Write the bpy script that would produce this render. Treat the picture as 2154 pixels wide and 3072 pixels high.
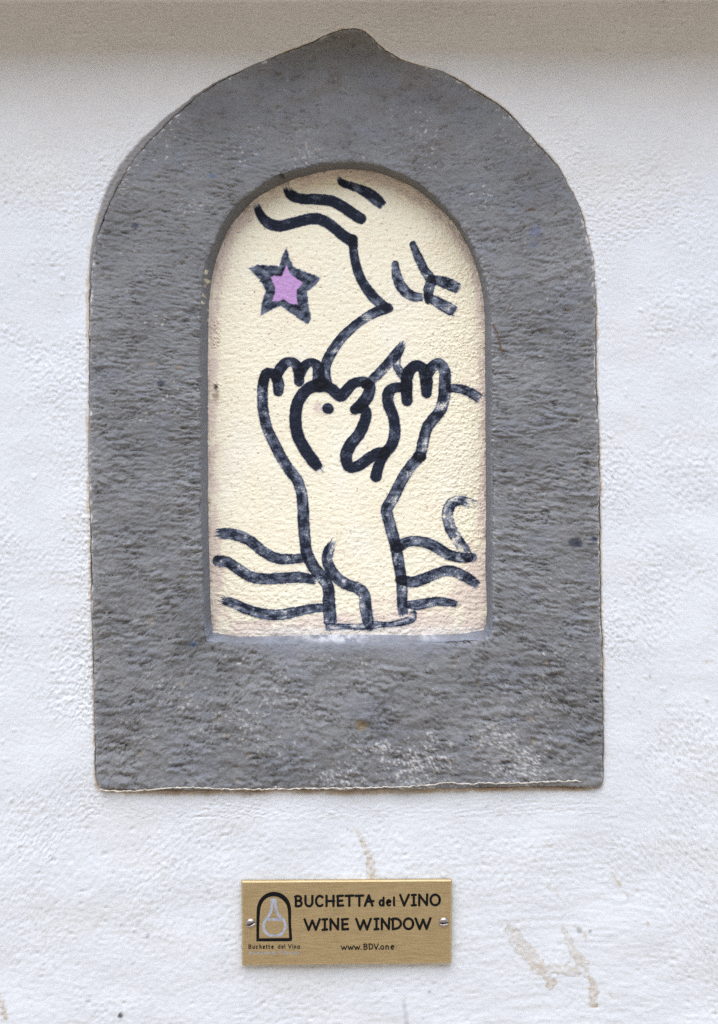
import bpy, math
import numpy as np
from mathutils import Vector

SC = bpy.context.scene
for o in list(bpy.data.objects):
    bpy.data.objects.remove(o, do_unlink=True)

# ------------------------------------------------------------------ camera, sky, sun, exposure
S = 0.0002373            # metres on the wall face per photograph pixel
DIST = 1.10              # lens to wall face
CX, CY = 1077.0, 1536.0  # middle of the photograph
EYE = 1200.0             # photograph row level with the lens (the picture is shifted down, not tilted)
ZC = 1.35                # height of the picture's middle above the paving

cam_d = bpy.data.cameras.new('camera')
cam = bpy.data.objects.new('camera', cam_d)
SC.collection.objects.link(cam)
cam.location = (0, -DIST, ZC + (CY - EYE) * S)
cam.rotation_euler = (math.radians(90), 0, 0)
cam_d.sensor_fit = 'VERTICAL'
cam_d.sensor_height = 24.0
cam_d.lens = 24.0 * DIST / (3072 * S)
cam_d.shift_y = -(CY - EYE) / 3072.0
cam_d.clip_start = 0.01
cam_d.clip_end = 500
SC.camera = cam

SUN_EL, SUN_AZ = math.radians(66), math.radians(-14)   # azimuth measured from straight out of the wall, to the left
world = bpy.data.worlds.new('World')
SC.world = world
world.use_nodes = True
wn = world.node_tree
sky = wn.nodes.new('ShaderNodeTexSky')
sky.sky_type = 'NISHITA'
sky.sun_disc = False
sky.sun_elevation = SUN_EL
sky.sun_rotation = math.radians(180) + SUN_AZ * -1
sky.air_density = 1.0
sky.dust_density = 0.8
sky.ozone_density = 1.0
wn.nodes['Background'].inputs['Strength'].default_value = 0.15
wn.links.new(sky.outputs[0], wn.nodes['Background'].inputs[0])

sd = bpy.data.lights.new('sun', 'SUN')
sd.energy = 1.3
sd.angle = math.radians(66)
sd.color = (1.0, 0.995, 0.985)
sun = bpy.data.objects.new('sun', sd)
SC.collection.objects.link(sun)
_dir = Vector((math.sin(SUN_AZ) * math.cos(SUN_EL), -math.cos(SUN_AZ) * math.cos(SUN_EL), math.sin(SUN_EL)))
sun.rotation_euler = _dir.to_track_quat('Z', 'Y').to_euler()
sun.location = (0, -3, 6)

SC.view_settings.view_transform = 'Standard'
SC.view_settings.look = 'None'
SC.view_settings.gamma = 1
SC.view_settings.exposure = 1.40
SC.view_settings.use_curve_mapping = False
SC.cycles.max_bounces = 6
SC.cycles.use_denoising = False

# ------------------------------------------------------------------ numeric helpers
_rng = np.random.RandomState(7)
_PERM = _rng.permutation(4096).astype(np.int32)
_G = _rng.normal(size=(4096, 3)).astype(np.float32)
_G /= np.linalg.norm(_G, axis=1)[:, None]


def perlin(x, y, z=0.0, seed=0):
    x = np.asarray(x, np.float32); y = np.asarray(y, np.float32)
    z = np.broadcast_to(np.asarray(z, np.float32), x.shape)
    xi = np.floor(x); yi = np.floor(y); zi = np.floor(z)
    fx, fy, fz = x - xi, y - yi, z - zi
    xi = xi.astype(np.int32); yi = yi.astype(np.int32); zi = zi.astype(np.int32) + seed * 17
    u = fx * fx * fx * (fx * (fx * 6 - 15) + 10)
    v = fy * fy * fy * (fy * (fy * 6 - 15) + 10)
    w = fz * fz * fz * (fz * (fz * 6 - 15) + 10)
    out = 0.0
    for dz in (0, 1):
        wz = w if dz else 1 - w
        pz = _PERM[(zi + dz) & 4095]
        for dy in (0, 1):
            wy = (v if dy else 1 - v) * wz
            py = _PERM[(pz + yi + dy) & 4095]
            for dx in (0, 1):
                g = _G[_PERM[(py + xi + dx) & 4095]]
                out = out + (u if dx else 1 - u) * wy * (g[..., 0] * (fx - dx) + g[..., 1] * (fy - dy) + g[..., 2] * (fz - dz))
    return out * 1.6


def fbm(x, y, z=0.0, octs=4, gain=0.5, seed=0, ridged=False):
    a, f, t = 1.0, 1.0, 0.0
    for i in range(octs):
        n = perlin(np.asarray(x) * f, np.asarray(y) * f, np.asarray(z) * f, seed + i * 3)
        if ridged:
            n = 1 - 2 * np.abs(n)
        t = t + a * n
        a *= gain; f *= 2.03
    return t


def sstep(a, b, x):
    t = np.clip((x - a) / (b - a), 0, 1)
    return t * t * (3 - 2 * t)


def lerp(a, b, t):
    return a + (b - a) * t


def mixc(c, col, t):
    return c + (np.asarray(col, np.float32) - c) * t[..., None]


def srgb(r, g, b):
    f = lambda v: (v / 255 / 12.92) if v <= 10 else ((v / 255 + 0.055) / 1.055) ** 2.4
    return (f(r), f(g), f(b))


def at(px, py, depth=0.0):
    """photograph pixel -> x, y, z on the plane `depth` metres behind the wall face"""
    k = (DIST + depth) / DIST
    px = np.asarray(px, np.float64); py = np.asarray(py, np.float64)
    x = (px - CX) * S * k
    z = ZC + (CY - EYE) * S + (EYE - py) * S * k
    return x, np.zeros_like(x) + depth, z


def topx(x, z, depth=0.0):
    k = (DIST + depth) / DIST
    return x / (S * k) + CX, EYE - (z - ZC - (CY - EYE) * S) / (S * k)


def spline(pts, step=None, n=None, before=None, after=None):
    """Catmull-Rom through the points (extra columns ride along), resampled evenly"""
    p = np.asarray(pts, np.float64)
    if len(p) > 2:
        q = np.vstack([2 * p[0] - p[1] if before is None else before, p, 2 * p[-1] - p[-2] if after is None else after])
        t = np.linspace(0, 1, 14, endpoint=False)[:, None]
        segs = []
        for i in range(1, len(q) - 2):
            a, b, c, d = q[i - 1], q[i], q[i + 1], q[i + 2]
            segs.append(0.5 * (2 * b + (c - a) * t + (2 * a - 5 * b + 4 * c - d) * t ** 2 + (3 * b - 3 * c + d - a) * t ** 3))
        p = np.vstack(segs + [q[-2][None]])
    L = np.concatenate([[0], np.cumsum(np.hypot(*(np.diff(p[:, :2], axis=0).T)))])
    if n is None:
        n = max(3, int(L[-1] / step) + 1)
    s = np.linspace(0, L[-1], n)
    return np.stack([np.interp(s, L, p[:, k]) for k in range(p.shape[1])], 1)


# ------------------------------------------------------------------ object helpers
def new_obj(name, me, parent=None):
    o = bpy.data.objects.new(name, me)
    SC.collection.objects.link(o)
    if parent is not None:
        o.parent = parent
    return o


def tag(o, label=None, category=None, group=None, kind=None):
    for k, v in (('label', label), ('category', category), ('group', group), ('kind', kind)):
        if v:
            o[k] = v
    return o


def quad_mesh(name, V, Q, mat, col=None, smooth=True):
    V = np.ascontiguousarray(V, np.float32); Q = np.ascontiguousarray(Q, np.int32)
    used = np.zeros(len(V), bool); used[Q.ravel()] = True
    if not used.all():
        idx = np.cumsum(used) - 1
        V = V[used]; Q = idx[Q].astype(np.int32)
        if col is not None:
            col = col[used]
    k = Q.shape[1]
    me = bpy.data.meshes.new(name)
    me.vertices.add(len(V)); me.vertices.foreach_set('co', V.ravel())
    me.loops.add(Q.size); me.loops.foreach_set('vertex_index', Q.ravel())
    me.polygons.add(len(Q))
    me.polygons.foreach_set('loop_start', np.arange(0, Q.size, k, dtype=np.int32))
    me.update(calc_edges=True)
    me.polygons.foreach_set('use_smooth', np.full(len(Q), smooth))
    if col is not None:
        at_ = me.color_attributes.new('paint', 'FLOAT_COLOR', 'POINT')
        c4 = np.ones((len(V), 4), np.float32); c4[:, :3] = col[:, :3]
        at_.data.foreach_set('color', c4.ravel())
    me.materials.append(mat)
    return me


def grid_quads(nr, nc, wrap=False):
    r = np.arange(nr - 1)[:, None]; c = np.arange(nc if wrap else nc - 1)[None]
    c2 = (c + 1) % nc
    return np.stack([r * nc + c, r * nc + c2, (r + 1) * nc + c2, (r + 1) * nc + c], -1).reshape(-1, 4)


def grid_normals(P, wrap=False):
    if wrap:
        du = np.roll(P, -1, 1) - np.roll(P, 1, 1)
    else:
        du = np.gradient(P, axis=1)
    dv = np.gradient(P, axis=0)
    n = np.cross(du, dv)
    return n / (np.linalg.norm(n, axis=-1, keepdims=True) + 1e-12)


def poly_inside(px, py, poly):
    ins = np.zeros(px.shape, bool)
    n = len(poly)
    for i in range(n):
        x1, y1 = poly[i]; x2, y2 = poly[(i + 1) % n]
        if y1 == y2:
            continue
        c = ((y1 > py) != (y2 > py)) & (px < (x2 - x1) * (py - y1) / (y2 - y1) + x1)
        ins ^= c
    return ins


def poly_dist(px, py, line):
    """distance (px), position along, signed offset, interpolated columns of the nearest point on a polyline"""
    shp = px.shape
    P = np.stack([px.ravel(), py.ravel()], 1).astype(np.float32)
    best = np.full(len(P), 1e9, np.float32)
    pos = np.zeros(len(P), np.float32); off = np.zeros(len(P), np.float32)
    extra = [np.zeros(len(P), np.float32) for _ in range(line.shape[1] - 2)]
    run = 0.0
    for i in range(len(line) - 1):
        a, b = line[i], line[i + 1]
        d = (b - a)[:2]; L = float(np.hypot(*d)) + 1e-9
        rel = P - a[:2].astype(np.float32)
        t = np.clip((rel[:, 0] * d[0] + rel[:, 1] * d[1]) / (L * L), 0, 1)
        ex = rel[:, 0] - t * d[0]; ey = rel[:, 1] - t * d[1]
        dd = np.hypot(ex, ey)
        m = dd < best
        best[m] = dd[m]
        pos[m] = run + t[m] * L
        off[m] = ((d[0] * rel[:, 1] - d[1] * rel[:, 0]) / L)[m]
        for k, e in enumerate(extra):
            e[m] = (a[2 + k] + t * (b[2 + k] - a[2 + k]))[m]
        run += L
    return best.reshape(shp), pos.reshape(shp), off.reshape(shp), [e.reshape(shp) for e in extra], run


# ------------------------------------------------------------------ materials
def mat_new(name):
    m = bpy.data.materials.new(name); m.use_nodes = True
    nt = m.node_tree
    return m, nt, nt.nodes['Principled BSDF']


def painted(name, rough, bumps, tint=0.06, tint_scale=60.0, spec=0.3):
    """pigment from the surface's own paint layer, broken up by grain; fine relief as bump"""
    m, nt, b = mat_new(name)
    N, L = nt.nodes, nt.links
    at_ = N.new('ShaderNodeAttribute'); at_.attribute_name = 'paint'
    tc = N.new('ShaderNodeTexCoord')
    nz = N.new('ShaderNodeTexNoise'); nz.inputs['Scale'].default_value = tint_scale
    nz.inputs['Detail'].default_value = 6; nz.inputs['Roughness'].default_value = 0.65
    L.new(tc.outputs['Object'], nz.inputs['Vector'])
    mr = N.new('ShaderNodeMapRange')
    mr.inputs['From Min'].default_value = 0.25; mr.inputs['From Max'].default_value = 0.75
    mr.inputs['To Min'].default_value = 1 - tint; mr.inputs['To Max'].default_value = 1 + tint
    L.new(nz.outputs['Fac'], mr.inputs['Value'])
    mx = N.new('ShaderNodeVectorMath'); mx.operation = 'SCALE'
    L.new(at_.outputs['Color'], mx.inputs[0]); L.new(mr.outputs['Result'], mx.inputs['Scale'])
    L.new(mx.outputs['Vector'], b.inputs['Base Color'])
    b.inputs['Roughness'].default_value = rough
    b.inputs['Specular IOR Level'].default_value = spec
    prev = None
    for sc, st, dist, squash in bumps:
        mp = N.new('ShaderNodeMapping'); mp.inputs['Scale'].default_value = squash
        L.new(tc.outputs['Object'], mp.inputs['Vector'])
        t = N.new('ShaderNodeTexNoise'); t.inputs['Scale'].default_value = sc
        t.inputs['Detail'].default_value = 4; t.inputs['Roughness'].default_value = 0.6
        L.new(mp.outputs['Vector'], t.inputs['Vector'])
        bp = N.new('ShaderNodeBump'); bp.inputs['Strength'].default_value = st
        bp.inputs['Distance'].default_value = dist
        L.new(t.outputs['Fac'], bp.inputs['Height'])
        if prev:
            L.new(prev.outputs['Normal'], bp.inputs['Normal'])
        prev = bp
    if prev:
        L.new(prev.outputs['Normal'], b.inputs['Normal'])
    return m


M_WALL = painted('white_limewash', 0.85, [(420, 0.5, 0.0005, (0.6, 1, 1)), (1100, 0.5, 0.00025, (1, 1, 1))], 0.03, 45)
M_STONE = painted('grey_painted_stone', 0.72, [(520, 0.8, 0.0010, (0.75, 1, 1)), (1500, 0.6, 0.0003, (1, 1, 1))], 0.10, 150, 0.35)
M_PANEL = painted('cream_painted_plaster', 0.75, [(700, 0.5, 0.0003, (0.5, 1, 1.2)), (1600, 0.4, 0.0002, (1, 1, 1))], 0.03, 120, 0.3)


def plain(name, col, rough, metallic=0.0, var=0.0, scale=200, bump=0.0, spec=0.5):
    m, nt, b = mat_new(name)
    N, L = nt.nodes, nt.links
    b.inputs['Roughness'].default_value = rough
    b.inputs['Metallic'].default_value = metallic
    b.inputs['Specular IOR Level'].default_value = spec
    tc = N.new('ShaderNodeTexCoord')
    nz = N.new('ShaderNodeTexNoise'); nz.inputs['Scale'].default_value = scale; nz.inputs['Detail'].default_value = 5
    L.new(tc.outputs['Object'], nz.inputs['Vector'])
    rp = N.new('ShaderNodeValToRGB')
    rp.color_ramp.elements[0].position = 0.3; rp.color_ramp.elements[1].position = 0.7
    rp.color_ramp.elements[0].color = tuple(c * (1 - var) for c in col) + (1,)
    rp.color_ramp.elements[1].color = tuple(min(1, c * (1 + var)) for c in col) + (1,)
    L.new(nz.outputs['Fac'], rp.inputs['Fac']); L.new(rp.outputs['Color'], b.inputs['Base Color'])
    if bump:
        bp = N.new('ShaderNodeBump'); bp.inputs['Strength'].default_value = 0.5; bp.inputs['Distance'].default_value = bump
        L.new(nz.outputs['Fac'], bp.inputs['Height']); L.new(bp.outputs['Normal'], b.inputs['Normal'])
    return m


def brushed_brass():
    m, nt, b = mat_new('brushed_brass')
    N, L = nt.nodes, nt.links
    tc = N.new('ShaderNodeTexCoord')
    mp = N.new('ShaderNodeMapping'); mp.inputs['Scale'].default_value = (90, 900, 2200)
    L.new(tc.outputs['Object'], mp.inputs['Vector'])
    nz = N.new('ShaderNodeTexNoise'); nz.inputs['Scale'].default_value = 1.0; nz.inputs['Detail'].default_value = 4
    L.new(mp.outputs['Vector'], nz.inputs['Vector'])
    rp = N.new('ShaderNodeValToRGB')
    rp.color_ramp.elements[0].position = 0.25; rp.color_ramp.elements[1].position = 0.75
    rp.color_ramp.elements[0].color = (0.46, 0.35, 0.18, 1); rp.color_ramp.elements[1].color = (0.68, 0.53, 0.30, 1)
    L.new(nz.outputs['Fac'], rp.inputs['Fac']); L.new(rp.outputs['Color'], b.inputs['Base Color'])
    b.inputs['Metallic'].default_value = 0.85
    mr = N.new('ShaderNodeMapRange'); mr.inputs['To Min'].default_value = 0.38; mr.inputs['To Max'].default_value = 0.55
    L.new(nz.outputs['Fac'], mr.inputs['Value']); L.new(mr.outputs['Result'], b.inputs['Roughness'])
    bp = N.new('ShaderNodeBump'); bp.inputs['Strength'].default_value = 0.25; bp.inputs['Distance'].default_value = 0.0001
    L.new(nz.outputs['Fac'], bp.inputs['Height']); L.new(bp.outputs['Normal'], b.inputs['Normal'])
    return m


M_BRASS = brushed_brass()
M_ENAMEL = plain('black_enamel', (0.005, 0.005, 0.006), 0.6, 0, 0.2, 800, 0, 0.15)
M_ENGRAVE = plain('worn_grey_engraving', (0.36, 0.38, 0.43), 0.5, 0.0, 0.25, 600)
M_STEEL = plain('screw_steel', (0.44, 0.39, 0.36), 0.38, 1.0, 0.15, 900)
M_SLOT = plain('screw_slot_dark', (0.03, 0.025, 0.02), 0.6, 0.3, 0.3, 900)
M_LEDGE = plain('ledge_plaster', (0.60, 0.52, 0.43), 0.85, 0, 0.1, 90, 0.002)
M_PAVE = plain('street_stone', (0.44, 0.365, 0.275), 0.85, 0, 0.15, 3.0, 0.01)
M_OPP = plain('ochre_facade', (0.60, 0.47, 0.33), 0.9, 0, 0.1, 1.5, 0.01)
M_FLAKE = plain('old_paint_flake', (0.62, 0.57, 0.48), 0.8, 0, 0.3, 300, 0.0005)
M_TWIG = plain('dry_fibre', (0.16, 0.08, 0.03), 0.8, 0, 0.3, 400)

# ------------------------------------------------------------------ the street paving (setting)
V = np.array([[-200, -200, 0], [200, -200, 0], [200, 1.0, 0], [-200, 1.0, 0]], np.float32)
tag(new_obj('street_paving', quad_mesh('street_paving', V, np.array([[0, 1, 2, 3]]), M_PAVE)), kind='structure')

# unseen house front, added to close off low sky and throw warm light back
V = np.array([[-14, -4.6, -.05], [14, -4.6, -.05], [14, -4.6, 4.6], [-14, -4.6, 4.6], [-14, -5.2, -.05], [14, -5.2, -.05], [14, -5.2, 4.6], [-14, -5.2, 4.6]])
Qb = np.array([[1, 0, 3, 2], [4, 5, 6, 7], [5, 1, 2, 6], [0, 4, 7, 3], [2, 3, 7, 6], [0, 1, 5, 4]])
tag(new_obj('added_facade', quad_mesh('added_facade', V, Qb, M_OPP, smooth=False)), kind='structure')

# ------------------------------------------------------------------ outlines, in photograph pixels
# stone outline, seven stretches: bottom, right, right haunch, right crown, left crown, left haunch, left
OUT = [
    [(300, 2364), (420, 2368), (600, 2369), (800, 2367), (1000, 2367), (1200, 2366), (1400, 2362), (1600, 2358), (1795, 2360)],
    [(1795, 2360), (1807, 2345), (1809, 2300), (1808, 2200), (1806, 1980), (1801, 1739), (1800, 1539), (1795, 1300), (1790, 1150), (1788, 1000), (1785, 870), (1776, 780), (1768, 740)],
    [(1768, 740), (1752, 667), (1736, 617), (1708, 562), (1667, 490), (1616, 432)],
    [(1616, 432), (1564, 377), (1516, 326), (1434, 274), (1359, 230), (1311, 209), (1215, 182), (1139, 135), (1106, 102), (1082, 88), (1054, 84)],
    [(1054, 84), (1028, 87), (985, 101), (935, 125), (854, 155), (772, 190), (683, 232), (615, 272), (560, 314), (510, 360)],
    [(510, 360), (470, 400), (430, 445), (395, 490), (362, 542), (330, 603), (306, 665), (286, 730)],
    [(286, 730), (276, 800), (271, 870), (268, 1000), (267, 1200), (268, 1338), (272, 1606), (277, 1873), (284, 2141), (288, 2321), (300, 2364)],
]
FRONT = [
    [(622, 1924), (760, 1926), (900, 1928), (1060, 1930), (1200, 1927), (1350, 1921), (1470, 1915)],
    [(1470, 1915), (1476, 1880), (1477, 1700), (1476, 1500), (1475, 1250), (1475, 1050), (1470, 930)],
    [(1470, 930), (1455, 843), (1433, 776), (1410, 726), (1371, 664), (1326, 614)],
    [(1326, 614), (1293, 581), (1248, 547), (1192, 519), (1131, 497), (1047, 488)],
    [(1047, 488), (935, 500), (840, 525), (768, 569), (712, 614)],
    [(712, 614), (673, 664), (645, 726), (622, 782), (608, 871), (604, 930)],
    [(604, 930), (601, 1050), (602, 1250), (604, 1500), (608, 1700), (614, 1860), (622, 1924)],
]
BACK = [
    [(642, 1893), (720, 1905), (860, 1904), (1000, 1900), (1100, 1899), (1250, 1902), (1380, 1898), (1448, 1886)],
    [(1448, 1886), (1456, 1860), (1457, 1800), (1453, 1700), (1455, 1500), (1453, 1250), (1452, 1050), (1450, 930)],
    [(1450, 930), (1438, 843), (1420, 782), (1394, 726), (1355, 664), (1304, 614)],
    [(1304, 614), (1254, 575), (1187, 541), (1120, 519), (1047, 511)],
    [(1047, 511), (980, 516), (913, 533), (846, 558), (773, 597), (729, 642)],
    [(729, 642), (689, 692), (661, 759), (642, 827), (634, 880), (630, 930)],
    [(630, 930), (628, 1050), (627, 1250), (628, 1500), (632, 1700), (636, 1840), (642, 1893)],
]
RL, RR, RT, RB = -170, 2324, -7, 3260     # the part of the wall that is modelled finely
RECT = [
    [(RL, RB), (RR, RB)], [(RR, RB), (RR, 640)], [(RR, 640), (RR, RT)], [(RR, RT), (1060, RT)],
    [(1060, RT), (RL, RT)], [(RL, RT), (RL, 640)], [(RL, 640), (RL, RB)],
]
CNT = [430, 440, 130, 230, 230, 130, 440]


def ring(secs):
    out = []
    for i, (s_, n) in enumerate(zip(secs, CNT)):     # stretches run on smoothly into each other except at the two foot corners
        b = secs[i - 1][-2] if i > 1 else None
        a = secs[i + 1][1] if 0 < i < 6 else None
        out.append(spline(s_, n=n + 1, before=b, after=a)[:-1])
    return np.vstack(out)


Rout, Rfront, Rback, Rrect = ring(OUT), ring(FRONT), ring(BACK), ring(RECT)
NU = len(Rout)
_ua = np.arange(NU) / NU * 2 * np.pi
_j = fbm(Rout[:, 0] / 38, Rout[:, 1] / 38, 0, 4, 0.6, 5)
_j2 = fbm(Rfront[:, 0] / 30, Rfront[:, 1] / 30, 0, 4, 0.6, 9)


def out_normal(R):
    t = np.roll(R, -1, 0) - np.roll(R, 1, 0)
    n = np.stack([-t[:, 1], t[:, 0]], 1)
    return n / np.linalg.norm(n, axis=1)[:, None]


_no = out_normal(Rout)
if ((Rout - Rout.mean(0)) * _no).sum() < 0:
    _no = -_no
Rout = Rout + _no * (_j * 2.2)[:, None]
Rfront = Rfront + out_normal(Rfront) * (_j2 * 2.0)[:, None]

# how far each spot of the stone's rim stands in front of the wall: proud at the sill, sunk under the left haunch
_s = np.cumsum([0] + CNT)
_keys = [(0, .0045), (_s[1], .0045), (_s[1] + 250, .002), (_s[2], .0005), (_s[3], -.0002), (_s[4], -.0003), (_s[5] - 60, -.0005),
         (_s[5], -.001), (_s[6], -.0008), (_s[6] + 200, .0008), (_s[7], .0045)]
PROUD = np.interp(np.arange(NU), [k for k, _ in _keys], [v for _, v in _keys])

# ------------------------------------------------------------------ plaster wall
wall_root = bpy.data.objects.new('plaster_wall', None)
SC.collection.objects.link(wall_root)
wall_root.location = (0, 0, 0)
tag(wall_root, 'white limewashed plaster wall around the dark grey arched stone frame', 'wall')

lin = np.concatenate([[-0.03, -0.0005], np.linspace(0, 0.012, 7)[:-1], np.linspace(0.012, 0.10, 34)[:-1], np.linspace(0.10, 1, 150)])
NV = len(lin)
px = Rout[None, :, 0] + (Rrect - Rout)[None, :, 0] * lin[:, None]
py = Rout[None, :, 1] + (Rrect - Rout)[None, :, 1] * lin[:, None]
dpx = np.hypot(px - Rout[None, :, 0], py - Rout[None, :, 1])        # distance from the stone's outline
x, _, z = at(px, py)
uu = np.broadcast_to(np.arange(NU)[None], px.shape)
mm = 1000.0
xm, zm = x * mm, z * mm
# relief: broad trowel waves, stipple, drawn-out brush marks low on the wall
calm = sstep(-0.35, 0.35, fbm(xm / 70, zm / 70, 0, 2, 0.5, 21))
low = sstep(2250, 2600, py)
topz = 1 - sstep(150, 620, py)
near = np.exp(-dpx / 70.0)
h = 1.4 * fbm(xm / 95, zm / 70, 0, 2, 0.5, 31) + 0.25 * fbm(xm / 34, zm / 20, 0, 2, 0.5, 33)
stip = fbm(xm / 3.5 + 0.8 * perlin(xm / 9, zm / 9, 0, 2), zm / 2.7, 0, 3, 0.55, 41)
ang = 0.35 * np.sin(xm / 130 + 1.0)
brush = fbm((xm + zm * ang) / 17, (zm - xm * ang * 0.35) / 2.1, 0, 3, 0.5, 51)
blob = sstep(0.42, 0.75, perlin(xm / 5.2, zm / 4.2, 0, 61)) * sstep(-0.1, 0.4, perlin(xm / 40, zm / 40, 0, 62))
a_st = 0.50 * (0.12 + 0.88 * calm) * (1 - 0.45 * topz) * (1 - 0.35 * low) * (1 + 0.3 * near)
a_br = 0.08 + 0.17 * low + 0.06 * (1 - calm)
fine = fbm(xm / 2.3, zm / 1.7, 0, 2, 0.6, 55)
h = h + a_st * stip + a_br * brush + 0.40 * fine * (0.4 + 0.7 * calm) * (1 - 0.6 * topz) + 0.8 * blob * (1 - 0.6 * low)
pit = sstep(0.55, 0.8, perlin(xm / 6.1, zm / 4.4, 0, 71)) * low
h = h - 0.8 * pit
# scored trowel lines
for ln in ([(1480, 2625), (1700, 2600), (1900, 2580), (2160, 2545)], [(300, 2805), (480, 2785), (720, 2738)], [(0, 2690), (90, 2660), (160, 2655)],
           [(1785, 2540), (1800, 2650), (1840, 2800)], [(1880, 1180), (2000, 1176), (2154, 1172)], [(1990, 1988), (2040, 1990)], [(2090, 1984), (2175, 1981)],
           [(1475, 2660), (1520, 2630), (1490, 2645)]):
    d, pos, off, _e, tot = poly_dist(px, py, spline(ln, 20))
    brk = sstep(-0.35, 0.25, perlin(pos / 45, 0 * pos, 0, 77))
    h = h + brk * (-0.16 * np.exp(-((off - 1) / 3.5) ** 2) * (d < 12) + 0.12 * np.exp(-((off + 6) / 3.5) ** 2) * (d < 12))
# plaster swells up to the stone on the haunches, and runs out thin beside the sill
swell = np.interp(np.arange(NU), [0, _s[1], _s[2], _s[3], _s[4], _s[5], _s[6], _s[6] + 150, _s[7]], [0.2, 0.3, 0.6, 0.8, 0.2, -0.1, -0.1, 0.1, 0.2])
h = h + swell[None] * np.exp(-(dpx / 60.0) ** 1.3) * 0.8
# the rim turns back into the joint
rw = 6.0 + 3.5 * perlin(uu / 60.0, 0 * uu + .5, 0, 81)
rim = np.clip(1 - dpx / rw, 0, 1)
h = h - (1.6 + 1.2 * perlin(uu / 25.0, 0 * uu + 1.5, 0, 82)) * (1 - np.sqrt(np.clip(1 - rim ** 2, 0, 1)))
h[0] = -24.0; h[1] = -9.0
# cove under the ledge
cove = np.clip(1 - (py - RT) / 16.0, 0, 1)
y = -h / mm - 0.004 * (1 - np.sqrt(np.clip(1 - cove ** 2, 0, 1)))

# pigment
C = np.zeros(px.shape + (3,), np.float32) + np.array((0.735, 0.752, 0.755), np.float32)
C *= (1 + 0.035 * fbm(xm / 55, zm / 45, 0, 3, 0.5, 91))[..., None]
C = mixc(C, (0.70, 0.685, 0.65), 0.35 * sstep(0.1, 0.8, fbm(xm / 120, zm / 60, 0, 3, 0.6, 95)))
# warm light under the ledge put into the upper wall's colour, ragged lower edge
warm_tint = sstep(760, 330, py + 150 * fbm(xm / 60, zm / 40, 0, 3, 0.55, 97) + 60 * np.sin(px / 300))
C = mixc(C, (0.765, 0.738, 0.690), 0.75 * warm_tint)
# old ochre plaster laid bare along the joint
ochre = np.array((0.58, 0.47, 0.35), np.float32)
bw = np.interp(np.arange(NU), [0, 40, _s[1] - 30, _s[1], _s[1] + 60, _s[2], _s[3], _s[4], _s[5] - 40, _s[5] + 30, _s[6], _s[6] + 60, _s[7]],
               [14, 18, 17, 9, 12, 7, 1, 3, 5, 26, 20, 12, 15])
wob = perlin(px / 40, py / 40, 0, 101) * 0.8 + perlin(px / 11, py / 11, 0, 102) * 0.6
C = mixc(C, ochre, 0.85 * sstep(0.25, -0.25, dpx / bw[None] - 0.85 - 0.5 * wob) * (0.45 + 0.55 * sstep(-0.3, 0.3, perlin(px / 70, py / 70, 0, 103))))
# grey paint that ran over the plaster lip on the left haunch
gw = np.interp(np.arange(NU), [0, _s[5] - 120, _s[5] - 30, _s[5], _s[5] + 50, _s[5] + 85, _s[6] - 10, _s[6] + 40, _s[6] + 90], [0, 0, 8, 16, 27, 25, 13, 5, 0])
C = mixc(C, (0.275, 0.262, 0.252), sstep(0.25, -0.25, dpx / np.maximum(gw, .01)[None] - 1 + 0.12 * wob) * (gw > 0.5)[None])
# bluish grey smears on the right rim
C = mixc(C, (0.50, 0.52, 0.56), 0.5 * sstep(0.2, 0.6, perlin(px / 25, py / 60, 0, 111)) * np.exp(-dpx / 14) * (px > 1300))
# brown line of dirt right under the sill
C = mixc(C, (0.34, 0.23, 0.14), 0.75 * sstep(26, 4, dpx + 12 * wob) * (py > 2345) * sstep(0.35, -0.2, perlin(px / 160, 0 * px, 0, 115)))
STAINS = [  # rust-beige smears and runs, (x, y, width)
    ([(1040, 2488, 6), (1070, 2495, 10), (1092, 2530, 16), (1108, 2580, 18), (1119, 2632, 20)], .55, 'a'),
    ([(1530, 2785, 28), (1555, 2828, 40), (1585, 2862, 38), (1615, 2898, 30), (1638, 2928, 16), (1653, 2950, 30)], .50, 'b'),
    ([(1612, 2902, 34), (1662, 2906, 22), (1705, 2912, 26), (1735, 2915, 18)], .40, 'b'),
    ([(1690, 2778, 8), (1708, 2830, 18), (1733, 2868, 24), (1752, 2900, 14), (1769, 2928, 8), (1778, 2958, 20), (1781, 3000, 24), (1780, 3010, 20)], .55, 'b'),
    ([(1838, 2628, 10), (1858, 2655, 10)], .5, 'c'), ([(1858, 2655, 3), (1880, 2685, 2), (1902, 2710, 2)], .4, 'c'),
    ([(1942, 2768, 8), (1944, 2771, 7)], .8, 'c'), ([(1728, 2778, 9), (1757, 2810, 7)], .45, 'c'), ([(1648, 2654, 8), (1672, 2678, 4)], .4, 'c'),
    ([(1640, 2528, 9), (1666, 2549, 5)], .4, 'c'), ([(1738, 2886, 14), (1765, 2886, 10)], .35, 'b'), ([(1826, 2972, 5), (1838, 2992, 6)], .4, 'c'),
    ([(0, 2980, 6), (8, 3020, 14), (14, 3052, 12)], .6, 'd'), ([(438, 2718, 10), (452, 2712, 12)], .45, 'c'), ([(280, 2782, 12), (300, 2772, 10)], .35, 'c'),
    ([(258, 2440, 8), (250, 2400, 10)], .3, 'c'), ([(2150, 1984, 3), (2110, 1986, 3)], .5, 'c'),
]
stain_id = {}
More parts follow.
